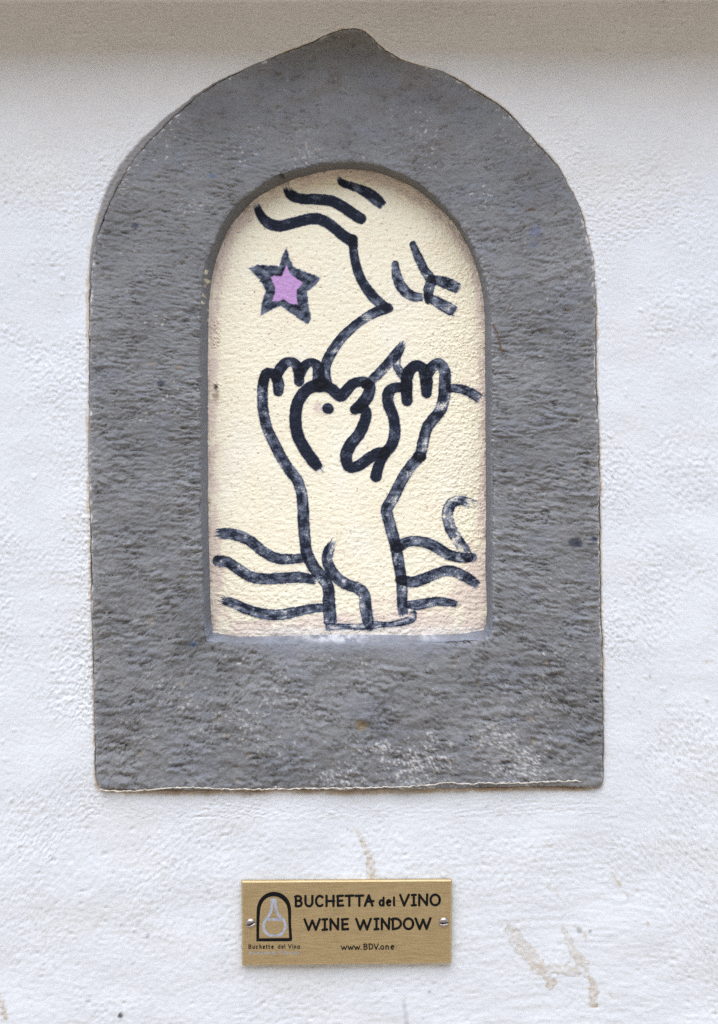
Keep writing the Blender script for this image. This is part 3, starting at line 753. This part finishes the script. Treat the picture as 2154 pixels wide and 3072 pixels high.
# name, label, points, load of paint, bristly start, bristly end
STROKES = [
    ('hair_line', 'lowest wavy hair stroke running on into the forehead and nose of the upper face', A((300, 228, 30), (322, 290, 46), (368, 340, 60), (430, 354, 62), (500, 338, 60), (580, 318, 60), (640, 318, 62), (700, 348, 60), (760, 398, 60), (812, 434, 64)), .97, 1, 0),
    ('nose_line', 'forehead and nose line of the upper face', A((822, 425, 52), (824, 490, 48), (838, 565, 50), (862, 635, 52), (898, 695, 56), (945, 750, 58), (998, 792, 52)), .90, 0, 0),
    ('chin_line', 'pale stroke from the nose tip back down to the left hand', A((1008, 795, 56), (940, 818, 56), (880, 852, 50), (815, 902, 52), (755, 962, 54), (708, 1030, 58), (678, 1090, 60), (668, 1140, 64), (678, 1200, 62)), .74, 0, 0),
    ('hair_line', 'middle wavy hair stroke', A((462, 135, 38), (486, 185, 56), (545, 208, 56), (640, 212, 60), (710, 222, 60), (770, 254, 62), (820, 288, 62), (862, 314, 60)), .97, 1, 0),
    ('hair_line', 'short topmost hair stroke', A((738, 85, 18), (762, 122, 40), (835, 148, 46), (900, 178, 60), (950, 216, 64), (988, 252, 46)), .90, 1, 1),
    ('eye_line', 'curved left stroke of the closed eye', A((1048, 560, 40), (1058, 630, 54), (1088, 690, 60), (1140, 730, 54), (1205, 738, 40)), .64, 0, 1),
    ('eye_line', 'long slanting stroke of the closed eye', A((1142, 452, 36), (1170, 520, 48), (1205, 590, 50), (1238, 645, 58), (1226, 700, 56), (1226, 752, 44)), .72, 0, 0),
    ('eye_line', 'upper lash stroke', A((1240, 640, 44), (1290, 650, 58), (1350, 672, 64), (1398, 697, 48)), .80, 0, 1),
    ('eye_line', 'lower lash stroke', A((1226, 735, 46), (1290, 772, 60), (1345, 802, 64), (1378, 818, 46)), .66, 0, 1),
    ('finger_line', None, A((338, 1190, 52), (356, 1148, 58), (398, 1150, 56), (420, 1195, 62), (421, 1242, 56)), .88, 0, 1),
    ('finger_line', None, A((408, 1172, 56), (430, 1120, 60), (462, 1088, 56), (500, 1086, 50), (528, 1120, 64), (532, 1190, 54)), .88, 0, 1),
    ('finger_line', None, A((535, 1150, 60), (562, 1105, 54), (598, 1084, 44), (632, 1112, 62), (638, 1170, 70), (640, 1215, 70)), .90, 0, 0),
    ('arm_line', 'left arm line from the thumb down to the cuff', A((362, 1140, 50), (340, 1195, 58), (336, 1273, 58), (341, 1353, 58)) + B((362, 370, 58), (400, 450, 60), (440, 530, 60), (480, 590, 60), (522, 645, 60), (546, 720, 60), (553, 800, 64), (557, 880, 64), (563, 960, 62), (574, 1035, 64), (608, 1108, 66), (655, 1165, 66), (688, 1222, 62), (692, 1300, 68), (698, 1380, 70), (702, 1425, 66)), .79, 0, 1),
    ('face_line', 'bold curve of the lower head', B((652, 128, 78), (585, 152, 66), (538, 202, 66), (515, 270, 66), (514, 350, 66), (532, 422, 66), (570, 490, 66), (610, 545, 66), (646, 590, 44)), .97, 0, 1),
    ('face_line', 'bold brow and hooked nose of the lower head', B((640, 130, 70), (700, 152, 62), (752, 192, 66), (782, 168, 62), (822, 128, 58), (876, 116, 54), (910, 142, 62), (902, 190, 66), (872, 232, 66), (832, 266, 56)), .96, 0, 0),
    ('face_line', 'bold lips and jaw of the lower head', B((850, 262, 50), (882, 266, 60), (890, 310, 62), (858, 390, 64), (810, 452, 66), (784, 512, 66), (800, 572, 62), (850, 568, 60), (900, 532, 62), (950, 502, 62), (992, 497, 62)), .95, 0, 0),
    ('face_line', 'short drop below the lips', B((1000, 490, 50), (962, 560, 58), (944, 625, 62)), .97, 0, 0),
    ('thumb_line', 'bold line of the right palm', B((988, 505, 62), (1030, 452, 62), (1046, 382, 62), (1036, 302, 60), (1010, 232, 62), (1014, 172, 64), (1050, 148, 56), (1090, 150, 50)), .93, 0, 0),
    ('finger_line', None, A((1112, 1292, 60), (1108, 1230, 64), (1112, 1160, 64), (1150, 1106, 60), (1196, 1120, 62), (1214, 1180, 70), (1216, 1250, 58)), .93, 0, 1),
    ('arm_line', 'right arm line from the fingers down to the cuff', A((1208, 1190, 50), (1240, 1120, 60), (1280, 1092, 58), (1312, 1130, 62), (1314, 1200, 66), (1310, 1270, 66), (1290, 1342, 64), (1242, 1402, 62)) + B((1216, 370, 60), (1195, 450, 62), (1180, 512, 60), (1130, 572, 62), (1085, 642, 62), (1040, 732, 64), (1003, 802, 64), (1018, 880, 64), (1038, 950, 64), (1054, 1020, 62), (1066, 1090, 62), (1080, 1170, 60), (1085, 1250, 60), (1086, 1330, 56), (1098, 1375, 48)), .74, 0, 1),
    ('chin_line', 'pale tapering stroke rising between the head and the right hand', A((1100, 965, 24), (1062, 1030, 56), (1012, 1090, 54), (962, 1142, 54), (905, 1200, 50)), .72, 1, 0),
    ('chin_line', None, A((1062, 1040, 40), (1054, 1100, 44), (1082, 1146, 48), (1100, 1170, 40)), .60, 0, 0),
    ('side_line', 'short dry stroke beside the right hand', B((1340, 150, 44), (1400, 156, 50), (1460, 180, 54), (1508, 212, 50)), .62, 0, 1),
    ('wave_line', 'top wave left of the arms', B((72, 935, 46), (130, 930, 60), (200, 940, 62), (270, 972, 60), (340, 1028, 58), (410, 1064, 58), (480, 1068, 56), (550, 1064, 50)), .73, 1, 0),
    ('wave_line', 'middle wave left of the arms', B((98, 1078, 62), (150, 1085, 58), (210, 1126, 60), (280, 1165, 60), (360, 1174, 60), (450, 1170, 60), (540, 1166, 60), (628, 1182, 46)), .79, 0, 1),
    ('wave_line', 'bottom wave left of the arms', B((102, 1284, 46), (170, 1302, 52), (250, 1336, 56), (340, 1362, 58), (430, 1366, 60), (520, 1350, 54), (600, 1334, 50), (668, 1328, 48)), .70, 1, 0),
    ('wave_line', 'top wave right of the arms', B((1058, 1005, 62), (1120, 975, 56), (1190, 975, 58), (1260, 1000, 60), (1330, 1042, 58), (1400, 1060, 56), (1462, 1060, 48)), .68, 0, 0),
    ('side_line', 'pale blue hooked stroke above the right waves', B((1495, 775, 36), (1440, 764, 50), (1390, 754, 54), (1345, 776, 60), (1328, 832, 62), (1344, 900, 62), (1380, 962, 60), (1415, 1014, 60), (1440, 1062, 54)), .46, 1, 0),
    ('wave_line', 'middle wave right of the arms', B((1090, 1180, 56), (1140, 1192, 60), (1200, 1175, 60), (1270, 1146, 58), (1340, 1130, 58), (1410, 1156, 58), (1460, 1186, 54), (1498, 1214, 34)), .75, 0, 1),
    ('wave_line', 'short pale bottom wave right of the arms', B((1112, 1312, 40), (1165, 1314, 58), (1210, 1306, 54), (1270, 1295, 50), (1330, 1300, 44), (1385, 1312, 30)), .60, 0, 1),
    ('wrist_line', 'line crossing the wrists', B((722, 965, 32), (692, 1020, 56), (684, 1080, 60), (720, 1152, 62), (780, 1200, 62), (840, 1222, 62), (880, 1255, 62), (888, 1320, 66), (900, 1390, 62), (912, 1432, 46)), .75, 1, 0),
    ('cuff_line', 'pale line closing the foot of the figure', B((690, 1432, 40), (780, 1430, 32), (860, 1432, 34), (930, 1420, 44), (1000, 1420, 30), (1080, 1408, 38), (1138, 1385, 44), (1142, 1338, 36)), .48, 0, 1),
    ('pupil', 'round eye dot of the lower head', B((684, 260, 58), (690, 262, 58)), .95, 0, 0),
    # second passes where the brush was loaded again
    (None, None, B((1160, 1318, 44), (1190, 1312, 36)), .8, 1, 1), (None, None, B((1070, 1180, 46), (1120, 1195, 44)), .7, 0, 1),
    (None, None, B((1165, 515, 50), (1190, 520, 50)), .8, 0, 0), (None, None, B((1050, 1004, 46), (1070, 1004, 46)), .8, 0, 0),
    (None, None, B((890, 132, 54), (902, 130, 54)), .9, 0, 0), (None, None, B((1108, 180, 56), (1112, 60, 50)), .7, 0, 0),
]
ink = np.zeros(px.shape, np.float32)       # covering power laid down so far
part_mask = []
hn = np.clip(0.5 + 0.9 * (dab * .6 + .5 * hair), 0, 1)
for si, (nm, lab, pts, load, b0, b1) in enumerate(STROKES):
    L_ = spline(pts, 4.0)
    pad = 45
    lo = L_[:, :2].min(0) - pad; hi = L_[:, :2].max(0) + pad
    i0, i1 = np.searchsorted(gx, [lo[0], hi[0]]); j0, j1 = np.searchsorted(gy, [lo[1], hi[1]])
    sl = (slice(j0, j1), slice(i0, i1))
    qx, qy = px[sl], py[sl]
    d, pos, off, (w_,), tot = poly_dist(qx, qy, L_)
    e = 1.1 * perlin(qx / 14, qy / 14, 0, 311 + si) + 0.9 * perlin(qx / 4.5, qy / 4.5, 0, 312)
    e = e + (1 - load) * 3.0 * perlin(qx / 6, qy / 6, 0, 313)
    edge_ = sstep(1.4, -1.4, d - w_ / 2 + e)
    bris = perlin(off / 3.0, pos / 60, 0, 321 + si) + 0.5 * perlin(off / 1.6, pos / 35, 0, 322 + si)
    lump = fbm(pos / 38, off / 22, 0, 2, 0.6, 331 + si)
    spk = perlin(qx / 5.0, qy / 4.0, 0, 315) + 0.6 * perlin(qx / 2.6, qy / 2.4, 0, 316)
    dry = fbm(pos / 46, off / 30, 0, 2, 0.6, 336 + si)
    a = load + 0.12 + (1.08 - load) * (1.0 * lump + 0.6 * bris) - (1.12 - load) * (0.75 * sstep(0.50, 0.85, load) + 0.25) * (1.0 * sstep(0.0, 0.7, dry) + 1.5 * sstep(0.05, 0.7, spk + 0.5 * bris) * sstep(-0.35, 0.4, dry))
    a = a - (1 - load) * 1.0 * (0.5 - hn[sl]) - 0.12 * (0.5 - hn[sl])
    # paint pools in a dark rim
    a = a + (1 - load) * 0.7 * sstep(5.5, 1.5, w_ / 2 - d)
    if b0:
        a = a * sstep(-0.35, 0.45, pos / 17.0 - 0.5 + 1.1 * bris)
    if b1 and nm != 'finger_line':
        a = a * sstep(-0.35, 0.45, (tot - pos) / 9.0 - 0.4 + 0.6 * bris)
    a = np.clip(a, 0, 1) * edge_
    sub = ink[sl]
    ink[sl] = 1 - (1 - sub) * (1 - 0.93 * a) if nm else np.maximum(sub, 1 - (1 - sub) * (1 - a))
    if nm:
        m_ = np.zeros(px.shape, bool); m_[sl] = edge_ > 0.12
        part_mask.append((nm, lab, m_))
# star
star_o = np.array([(465, 466), (478, 520), (502, 574), (560, 598), (648, 632), (622, 672), (575, 706), (582, 780), (596, 850), (578, 882), (520, 845), (470, 808), (432, 784), (390, 800), (325, 836), (332, 770), (352, 700), (318, 640), (262, 582), (310, 562), (380, 566), (424, 572), (440, 520)]) * K + [600, 480]
star_i = np.array([(465, 566), (482, 605), (505, 630), (553, 660), (520, 695), (518, 730), (524, 776), (480, 768), (450, 745), (425, 756), (388, 758), (402, 715), (405, 685), (380, 630), (400, 622), (438, 626), (452, 595)]) * K + [600, 480]


def poly_mask(poly, jit, sharp):
    cl = np.vstack([poly, poly[:1]])
    i0, i1 = np.searchsorted(gx, [poly[:, 0].min() - 20, poly[:, 0].max() + 20]); j0, j1 = np.searchsorted(gy, [poly[:, 1].min() - 20, poly[:, 1].max() + 20])
    sl = (slice(j0, j1), slice(i0, i1))
    d, _, _, _, _ = poly_dist(px[sl], py[sl], cl)
    d = np.where(poly_inside(px[sl], py[sl], poly), -d, d)
    return sl, sstep(sharp, -sharp, d + jit * (perlin(px[sl] / 9, py[sl] / 9, 0, 341) + .7 * perlin(px[sl] / 4, py[sl] / 4, 0, 342)))


sl, a = poly_mask(star_o, 2.2, 2.6)
tone = np.clip(0.74 + 0.30 * fbm(px[sl] / 26, py[sl] / 16, 0, 3, .6, 345) + 0.16 * perlin((px[sl] + py[sl]) / 5, (px[sl] - py[sl]) / 40, 0, 347), 0.3, 1)
ink[sl] = np.maximum(ink[sl], a * tone)
m_star = np.zeros(px.shape, bool); m_star[sl] = a > 0.12
# navy ink over cream: thin paint reads slate blue, thick paint nearly black
slate = np.array(srgb(126, 134, 150), np.float32); navy = np.array(srgb(32, 39, 56), np.float32); deep = np.array(srgb(12, 15, 25), np.float32)
i_ = ink[..., None]
thin = lerp(C, slate, np.clip(i_ / 0.42, 0, 1))
C = np.where(i_ < 0.42, thin, np.where(i_ < 0.88, lerp(slate, navy, np.clip((i_ - 0.42) / 0.46, 0, 1)), lerp(navy, deep, np.clip((i_ - 0.88) / 0.12, 0, 1))))
sl, a = poly_mask(star_i, 1.4, 1.5)
C[sl] = mixc(C[sl], srgb(206, 160, 212), a * (0.93 + 0.07 * perlin(px[sl] / 7, py[sl] / 7, 0, 349)))
m_pink = np.zeros(px.shape, bool); m_pink[sl] = a > 0.4
C = mixc(C, srgb(225, 225, 225), sstep(7, 4, np.hypot(px - 1031, py - 1743)) * .85)
C = np.clip(C, 0.003, 0.93).astype(np.float32)
ph = ph + 0.10 * ink                       # body of the paint
y = PD - ph / mm
P = np.stack([x, y, z], -1)
ok = dedge > -28
Q = grid_quads(len(gy), len(gx))[:, ::-1]
if True:
    keep = ok.ravel()[Q].all(1)
    new_obj('plaster_ground', quad_mesh('plaster_ground', P.reshape(-1, 3), Q[keep], M_PANEL, C.reshape(-1, 3)), panel_root)


def layer(name, lab, mask_, lift, parent):
    k = mask_.ravel()[Q].any(1) & ok.ravel()[Q].all(1)
    Pl = P - np.array([0, lift, 0])
    ob = new_obj(name, quad_mesh(name, Pl.reshape(-1, 3), Q[k], M_PANEL, C.reshape(-1, 3)), parent)
    return tag(ob, lab)


for i, (nm, lab, m_) in enumerate(part_mask):
    layer(nm, lab, m_ & ~m_star, 0.00006 + 0.000004 * i, panel_root)
st = layer('painted_star', 'slate blue five pointed star with a pink heart', m_star & ~m_pink, 0.00006, panel_root)
layer('pink_star', 'small pink star filling the middle of the slate star', m_pink, 0.00012, st)

# ------------------------------------------------------------------ brass plaque
plaque = bpy.data.objects.new('brass_plaque', None)
SC.collection.objects.link(plaque)
tag(plaque, 'small brushed brass plaque with black lettering, screwed to the wall below the frame', 'plaque')
TH = 0.0042
FACE = -(0.0016 + TH)                       # the plate stands just clear of the wall's relief
cor = np.array([(724, 2643), (1356, 2639), (1354, 2889), (726, 2895)], float)
cen = cor.mean(0)
rows = []
for inset, dep in ((0, FACE + TH), (0, FACE + 0.0011), (4.6, FACE + 0.00005), (5.4, FACE), (30, FACE)):
    c = cor + np.sign(cen - cor) * inset
    X, Y, Z = at(c[:, 0], c[:, 1], dep)
    if inset == 0:                          # straight sides
        X, _, Z = at(c[:, 0], c[:, 1], FACE + 0.0011)
    rows.append(np.stack([X, Y, Z], 1))
G = np.stack(rows)
Q = grid_quads(5, 4, True)
me_v = G.reshape(-1, 3)
Qp = np.vstack([Q, [[16, 17, 18, 19]], [[3, 2, 1, 0]]])
new_obj('plate', quad_mesh('plate', me_v, Qp, M_BRASS, smooth=False), plaque)

_lift = [0.0]


def ribbon_geo(pts, w, lift, cap=True):
    """flat stroke with round ends in the plaque's face; pts in photograph pixels"""
    p = np.asarray(pts, float)
    if len(p) == 1:
        p = np.vstack([p, p + [[0.01, 0]]])
    t = np.gradient(p, axis=0); t /= np.linalg.norm(t, axis=1)[:, None] + 1e-9
    n = np.stack([-t[:, 1], t[:, 0]], 1)
    w = np.broadcast_to(np.asarray(w, float), (len(p),)) / 2
    L = [p[i] + n[i] * w[i] for i in range(len(p))]
    R = [p[i] - n[i] * w[i] for i in range(len(p))]
    quads_l, quads_r = L[:], R[:]
    if cap:
        k = 4
        for j in range(1, k + 1):
            a = j / (k + .25) * math.pi / 2
            quads_l.insert(0, p[0] + n[0] * w[0] * math.cos(a) - t[0] * w[0] * math.sin(a))
            quads_r.insert(0, p[0] - n[0] * w[0] * math.cos(a) - t[0] * w[0] * math.sin(a))
            quads_l.append(p[-1] + n[-1] * w[-1] * math.cos(a) + t[-1] * w[-1] * math.sin(a))
            quads_r.append(p[-1] - n[-1] * w[-1] * math.cos(a) + t[-1] * w[-1] * math.sin(a))
    pr = np.array(quads_l + quads_r)
    m = len(quads_l)
    X, Y, Z = at(pr[:, 0], pr[:, 1], FACE - lift)
    i = np.arange(m - 1)
    return np.stack([X, Y, Z], 1), np.stack([i, i + 1, i + 1 + m, i + m], 1)


def strokes_obj(name, strokes, mat, lab=None, parent=None):
    Vs, Qs, n = [], [], 0
    for k, (pts, w) in enumerate(strokes):
        v, q = ribbon_geo(pts, w, 0.00006 + 0.000006 * (k % 40))
        Vs.append(v); Qs.append(q + n); n += len(v)
    V_ = np.vstack(Vs); Q_ = np.vstack(Qs)
    me = quad_mesh(name, V_, Q_, mat, smooth=False)
    return tag(new_obj(name, me, parent or plaque), lab)


def arc(cx, cy, rx, ry, a0, a1, n=14):
    a = np.radians(np.linspace(a0, a1, n))
    return np.stack([cx + rx * np.cos(a), cy + ry * np.sin(a)], 1)   # y up in glyph space


def ln(*p):
    return np.array(p, float)


cat = lambda *s: np.vstack(s)
GL = {  # hand-lettered glyphs: strokes in a unit box, baseline 0, cap height 1, width 0..1
    'B': [ln((.08, .97), (.1, .5), (.1, .02)), cat(ln((-.02, .93), (.2, 1)), arc(.42, .77, .46, .23, 90, -90), ln((.12, .54))), cat(ln((.12, .54)), arc(.45, .27, .52, .27, 80, -90), ln((.1, .0)))],
    'U': [cat(ln((.03, 1), (.03, .45)), arc(.5, .4, .47, .4, 180, 360), ln((.97, .45), (.97, 1)))],
    'C': [cat(ln((.95, .84)), arc(.58, .5, .56, .5, 62, 290), ln((.95, .12)))],
    'H': [ln((.08, 1), (.08, 0)), ln((.92, 1), (.92, 0)), ln((.08, .48), (1.0, .5))],
    'E': [ln((.08, .98), (.1, .5), (.1, .02)), ln((.0, .96), (.95, 1.0)), ln((.1, .5), (.85, .52)), ln((.1, .02), (1, .05))],
    'T': [ln((.0, .97), (1.0, 1.0)), ln((.5, .97), (.5, .0))],
    'A': [ln((.0, .0), (.46, 1.0)), ln((.46, 1.0), (.88, .0)), ln((.2, .40), (1.0, .44))],
    'V': [ln((.0, 1), (.46, .0)), ln((.46, .0), (1, 1))],
    'I': [ln((.0, .98), (1.0, 1.0)), ln((.5, 1), (.5, .0)), ln((.0, .0), (1.0, .02))],
    'N': [ln((.04, .0), (.04, 1.0)), ln((.04, 1.0), (.93, .02)), ln((.93, .02), (.97, 1.03))],
    'O': [arc(.5, .5, .5, .5, 0, 360, 30)],
    'W': [ln((.0, 1), (.27, .0)), ln((.27, .0), (.51, .88)), ln((.51, .88), (.74, .0)), ln((.74, .0), (1, 1))],
    'D': [ln((.06, .98), (.08, .0)), cat(ln((-.06, .93), (.12, 1.0)), arc(.3, .52, .68, .48, 80, -70), ln((.08, .0)))],
    'd': [arc(.47, .33, .42, .33, 0, 360, 22), ln((.92, 1.0), (.94, .0))],
    'e': [cat(ln((.06, .36), (.93, .42)), arc(.5, .34, .45, .34, 15, 305))],
    'l': [ln((.5, 1), (.5, .1), (.75, .0))],
    'w': [ln((.0, .66), (.27, .0)), ln((.27, .0), (.51, .56)), ln((.51, .56), (.74, .0)), ln((.74, .0), (1, .66))],
    '.': [ln((.5, .03))],
    'o': [arc(.5, .33, .48, .33, 0, 360, 22)],
    'n': [ln((.08, .66), (.08, .0)), cat(ln((.08, .4)), arc(.5, .36, .4, .3, 160, 0), ln((.92, .0)))],
    'u': [cat(ln((.08, .66), (.08, .25)), arc(.48, .26, .4, .26, 180, 330), ln((.9, .25))), ln((.92, .66), (.92, .0))],
    'c': [arc(.52, .33, .46, .33, 50, 310)],
    'h': [ln((.08, 1.), (.08, .0)), cat(ln((.08, .4)), arc(.5, .36, .4, .3, 160, 0), ln((.92, .0)))],
    't': [cat(ln((.42, .9), (.42, .14)), ln((.55, .02), (.9, .02))), ln((.05, .64), (.95, .64))],
    'i': [ln((.5, .66), (.5, .0)), ln((.5, .93))],
    's': [cat(arc(.5, .5, .38, .16, 40, 250, 10), arc(.5, .17, .4, .17, 80, -140, 10))],
    'a': [arc(.45, .3, .4, .3, 0, 360, 20), ln((.9, .64), (.92, .0))],
    'z': [ln((.08, .64), (.9, .64)), ln((.9, .64), (.06, .02)), ln((.06, .02), (.94, .02))],
    'r': [ln((.15, .66), (.15, .0)), cat(ln((.15, .36)), arc(.6, .34, .44, .3, 150, 60))],
}


def word(name, letters, base, cap, w, mat, lab=None, tilt=-0.008, x_ref=1040):
    """letters: (glyph, x0, x1); base = baseline row at x_ref"""
    out = []
    for g, x0, x1 in letters:
        for s_ in GL[g]:
            pxs = x0 + w / 2 + s_[:, 0] * max(x1 - x0 - w, 0.01)
            if g in '.':
                pxs = np.array([(x0 + x1) / 2])
            pys = base + tilt * (pxs - x_ref) - w / 2 - s_[:, 1] * (cap - w)
            out.append((np.stack([pxs, pys], 1), w if g != '.' else w * 1.25))
    return strokes_obj(name, out, mat, lab)


def auto(text, x0, x1, gap=0.28):
    wd = {'i': .28, 'l': .28, '.': .3, 't': .55, 'r': .5, 'A': 1.15, 'C': 1.15, 'V': 1.15, 'B': 1.05}
    ws = [0.7 if c == ' ' else wd.get(c, .85) for c in text]
    tot = sum(ws) + gap * (len(text) - 1)
    k = (x1 - x0) / tot; p = x0; out = []
    for c, q in zip(text, ws):
        if c != ' ':
            out.append((c, p, p + q * k))
        p += (q + gap) * k
    return out


word('engraved_word', [('B', 882, 909), ('U', 912, 941.5), ('C', 944, 972), ('H', 974, 1006), ('E', 1008, 1033), ('T', 1033, 1063), ('T', 1063, 1093), ('A', 1091, 1124)], 2721.5, 38, 7.3, M_ENAMEL, 'black word BUCHETTA')
word('engraved_word', [('d', 1135, 1155), ('e', 1157, 1176), ('l', 1177, 1187)], 2721, 31, 6.6, M_ENAMEL, 'black word del')
word('engraved_word', [('V', 1197, 1230), ('I', 1232, 1251), ('N', 1253, 1286), ('O', 1288, 1323)], 2721.5, 39, 7.3, M_ENAMEL, 'black word VINO')
word('engraved_word', [('W', 910, 963), ('I', 964, 985), ('N', 987, 1019), ('E', 1022, 1048)], 2792.5, 39, 7.3, M_ENAMEL, 'black word WINE')
word('engraved_word', [('W', 1065, 1116), ('I', 1120, 1139), ('N', 1141, 1172), ('D', 1173, 1207), ('O', 1208, 1243), ('W', 1243, 1295)], 2792.5, 39, 7.3, M_ENAMEL, 'black word WINDOW')
word('engraved_word', [('w', 1022, 1042), ('w', 1042, 1061.5), ('w', 1061.5, 1081), ('.', 1081, 1086), ('B', 1089.5, 1103.5), ('D', 1105.5, 1120.5), ('V', 1121, 1136.5), ('.', 1135.5, 1140), ('o', 1140.5, 1153), ('n', 1155.5, 1167.5), ('e', 1171, 1184)], 2850.5, 19.5, 3.2, M_ENAMEL, 'small black web address www.BDV.one')
b1 = 710; s1 = 350 / 1610.0
word('engraved_word', [(c, b1 + a * s1, b1 + b * s1) for c, a, b in (('B', 160, 206), ('u', 215, 252), ('c', 262, 300), ('h', 312, 346), ('e', 357, 396), ('t', 402, 428), ('t', 435, 462), ('e', 475, 516))], 2847, 14, 2.5, M_ENAMEL, 'tiny black word Buchette', -0.004, 820)
word('engraved_word', [(c, b1 + a * s1, b1 + b * s1) for c, a, b in (('d', 565, 605), ('e', 614, 652), ('l', 656, 672))], 2847, 14, 2.3, M_ENAMEL, 'tiny black word del', -0.004, 820)
word('engraved_word', [(c, b1 + a * s1, b1 + b * s1) for c, a, b in (('V', 710, 760), ('i', 768, 782), ('n', 790, 826), ('o', 835, 878))], 2847, 14, 2.5, M_ENAMEL, 'tiny black word Vino', -0.004, 820)
word('engraved_word', auto('Associazione', 747, 830), 2863, 10.5, 1.5, M_ENGRAVE, 'tiny worn grey word Associazione', -0.004, 820)
word('engraved_word', auto('Culturale', 838, 898.5), 2863, 10.5, 1.5, M_ENGRAVE, 'tiny worn grey word Culturale', -0.004, 820)

# arch emblem: black arched outline of uneven thickness
eo = spline(np.array([(272, 938), (272, 700), (277, 500), (300, 400), (345, 330), (420, 276), (515, 256), (610, 276), (685, 330), (730, 400), (752, 500), (752, 700), (765, 880), (764, 925)]) * s1 + [710, 2620], n=60)
ei = spline(np.array([(310, 896), (313, 700), (325, 510), (345, 430), (385, 368), (445, 328), (515, 318), (585, 334), (640, 374), (685, 432), (705, 510), (714, 700), (720, 800), (725, 892)]) * s1 + [710, 2620], n=60)
bot = np.array([(740, 938), (272, 940)]) * s1 + [710, 2620]
ring_o = np.vstack([eo, bot[:1], bot[1:]]); ring_i = np.vstack([ei, ei[-1:] + [[-.3, 0.2]], ei[:1] + [[0.2, .2]]])
pts = np.vstack([ring_o, ring_i])
X, Y, Z = at(pts[:, 0], pts[:, 1], FACE - 0.00008)
nO = len(ring_o)
i = np.arange(nO - 1)
Q = np.stack([i, i + 1, i + 1 + nO, i + nO], 1)
tag(new_obj('arch_emblem', quad_mesh('arch_emblem', np.stack([X, Y, Z], 1), Q, M_ENAMEL, smooth=False), plaque), 'black arched window outline at the left of the plaque')
E1 = lambda *p: np.array(p, float) * s1 + [710, 2620]
neckL = spline(E1((488, 372), (488, 440), (474, 520), (440, 592), (400, 640), (374, 700), (372, 750), (392, 805), (440, 848), (478, 858)), 2)
neckR = spline(E1((534, 372), (534, 440), (556, 530), (590, 592), (640, 640), (672, 700), (668, 760), (640, 810), (600, 850), (560, 858)), 2)
tag(strokes_obj('flask_emblem', [(neckL, 8.4), (neckR, 8.4), (E1((486, 365), (536, 365)), 7.5), (E1((500, 385), (520, 400)), 6), (E1((440, 640), (520, 636), (600, 640)), 7.5), (E1((470, 858), (570, 858)), 5.5)], M_ENGRAVE),
    'worn grey wine flask inside the arched outline')


def screw(cx, cy, r_px, slot_deg, label):
    r = r_px * S; nr, ns = 22, 56
    R_ = np.linspace(0, 1, nr)[:, None]; a = np.linspace(0, 2 * np.pi, ns, endpoint=False)[None]
    lx = r * R_ * np.cos(a); lz = r * R_ * np.sin(a)
    hgt = 0.0020 * np.sqrt(np.clip(1 - 0.92 * R_ ** 2, 0, 1)) + 0 * a
    q = math.radians(slot_deg)
    v = -lx * math.sin(q) + lz * math.cos(q) + 0.0003
    groove = sstep(0.00072, 0.00050, np.abs(v))
    hgt = hgt - 0.0011 * groove
    hgt[-1] = -0.0005
    X, Y, Z = at(cx, cy, FACE)
    V_ = np.stack([X + lx, FACE - hgt, Z + lz], -1).reshape(-1, 3)
    Qs = grid_quads(nr, ns, True)[:, ::-1]
    me = quad_mesh('screw', V_, Qs, M_STEEL)
    me.materials.append(M_SLOT)
    gm = (groove.ravel()[Qs].mean(1) > 0.75).astype(np.int32)
    me.polygons.foreach_set('material_index', gm)
    return tag(new_obj('screw', me, plaque), label)


screw(752, 2770, 14.6, 20, 'round headed slotted screw at the left end')
screw(1331.5, 2767, 14.8, 4, 'round headed slotted screw at the right end')

# ------------------------------------------------------------------ small loose things on the wall
tw = spline([(1478, 972), (1492, 1000), (1500, 1030), (1506, 1058)], 4)
X, Y, Z = at(tw[:, 0], tw[:, 1], -0.0028)
ob = tube('dry_twig', np.stack([X, Y, Z], 1), 0.0004, M_TWIG, None)
tag(ob, 'thin brown twig stuck to the grey frame beside the opening, right of the eye strokes', 'twig')
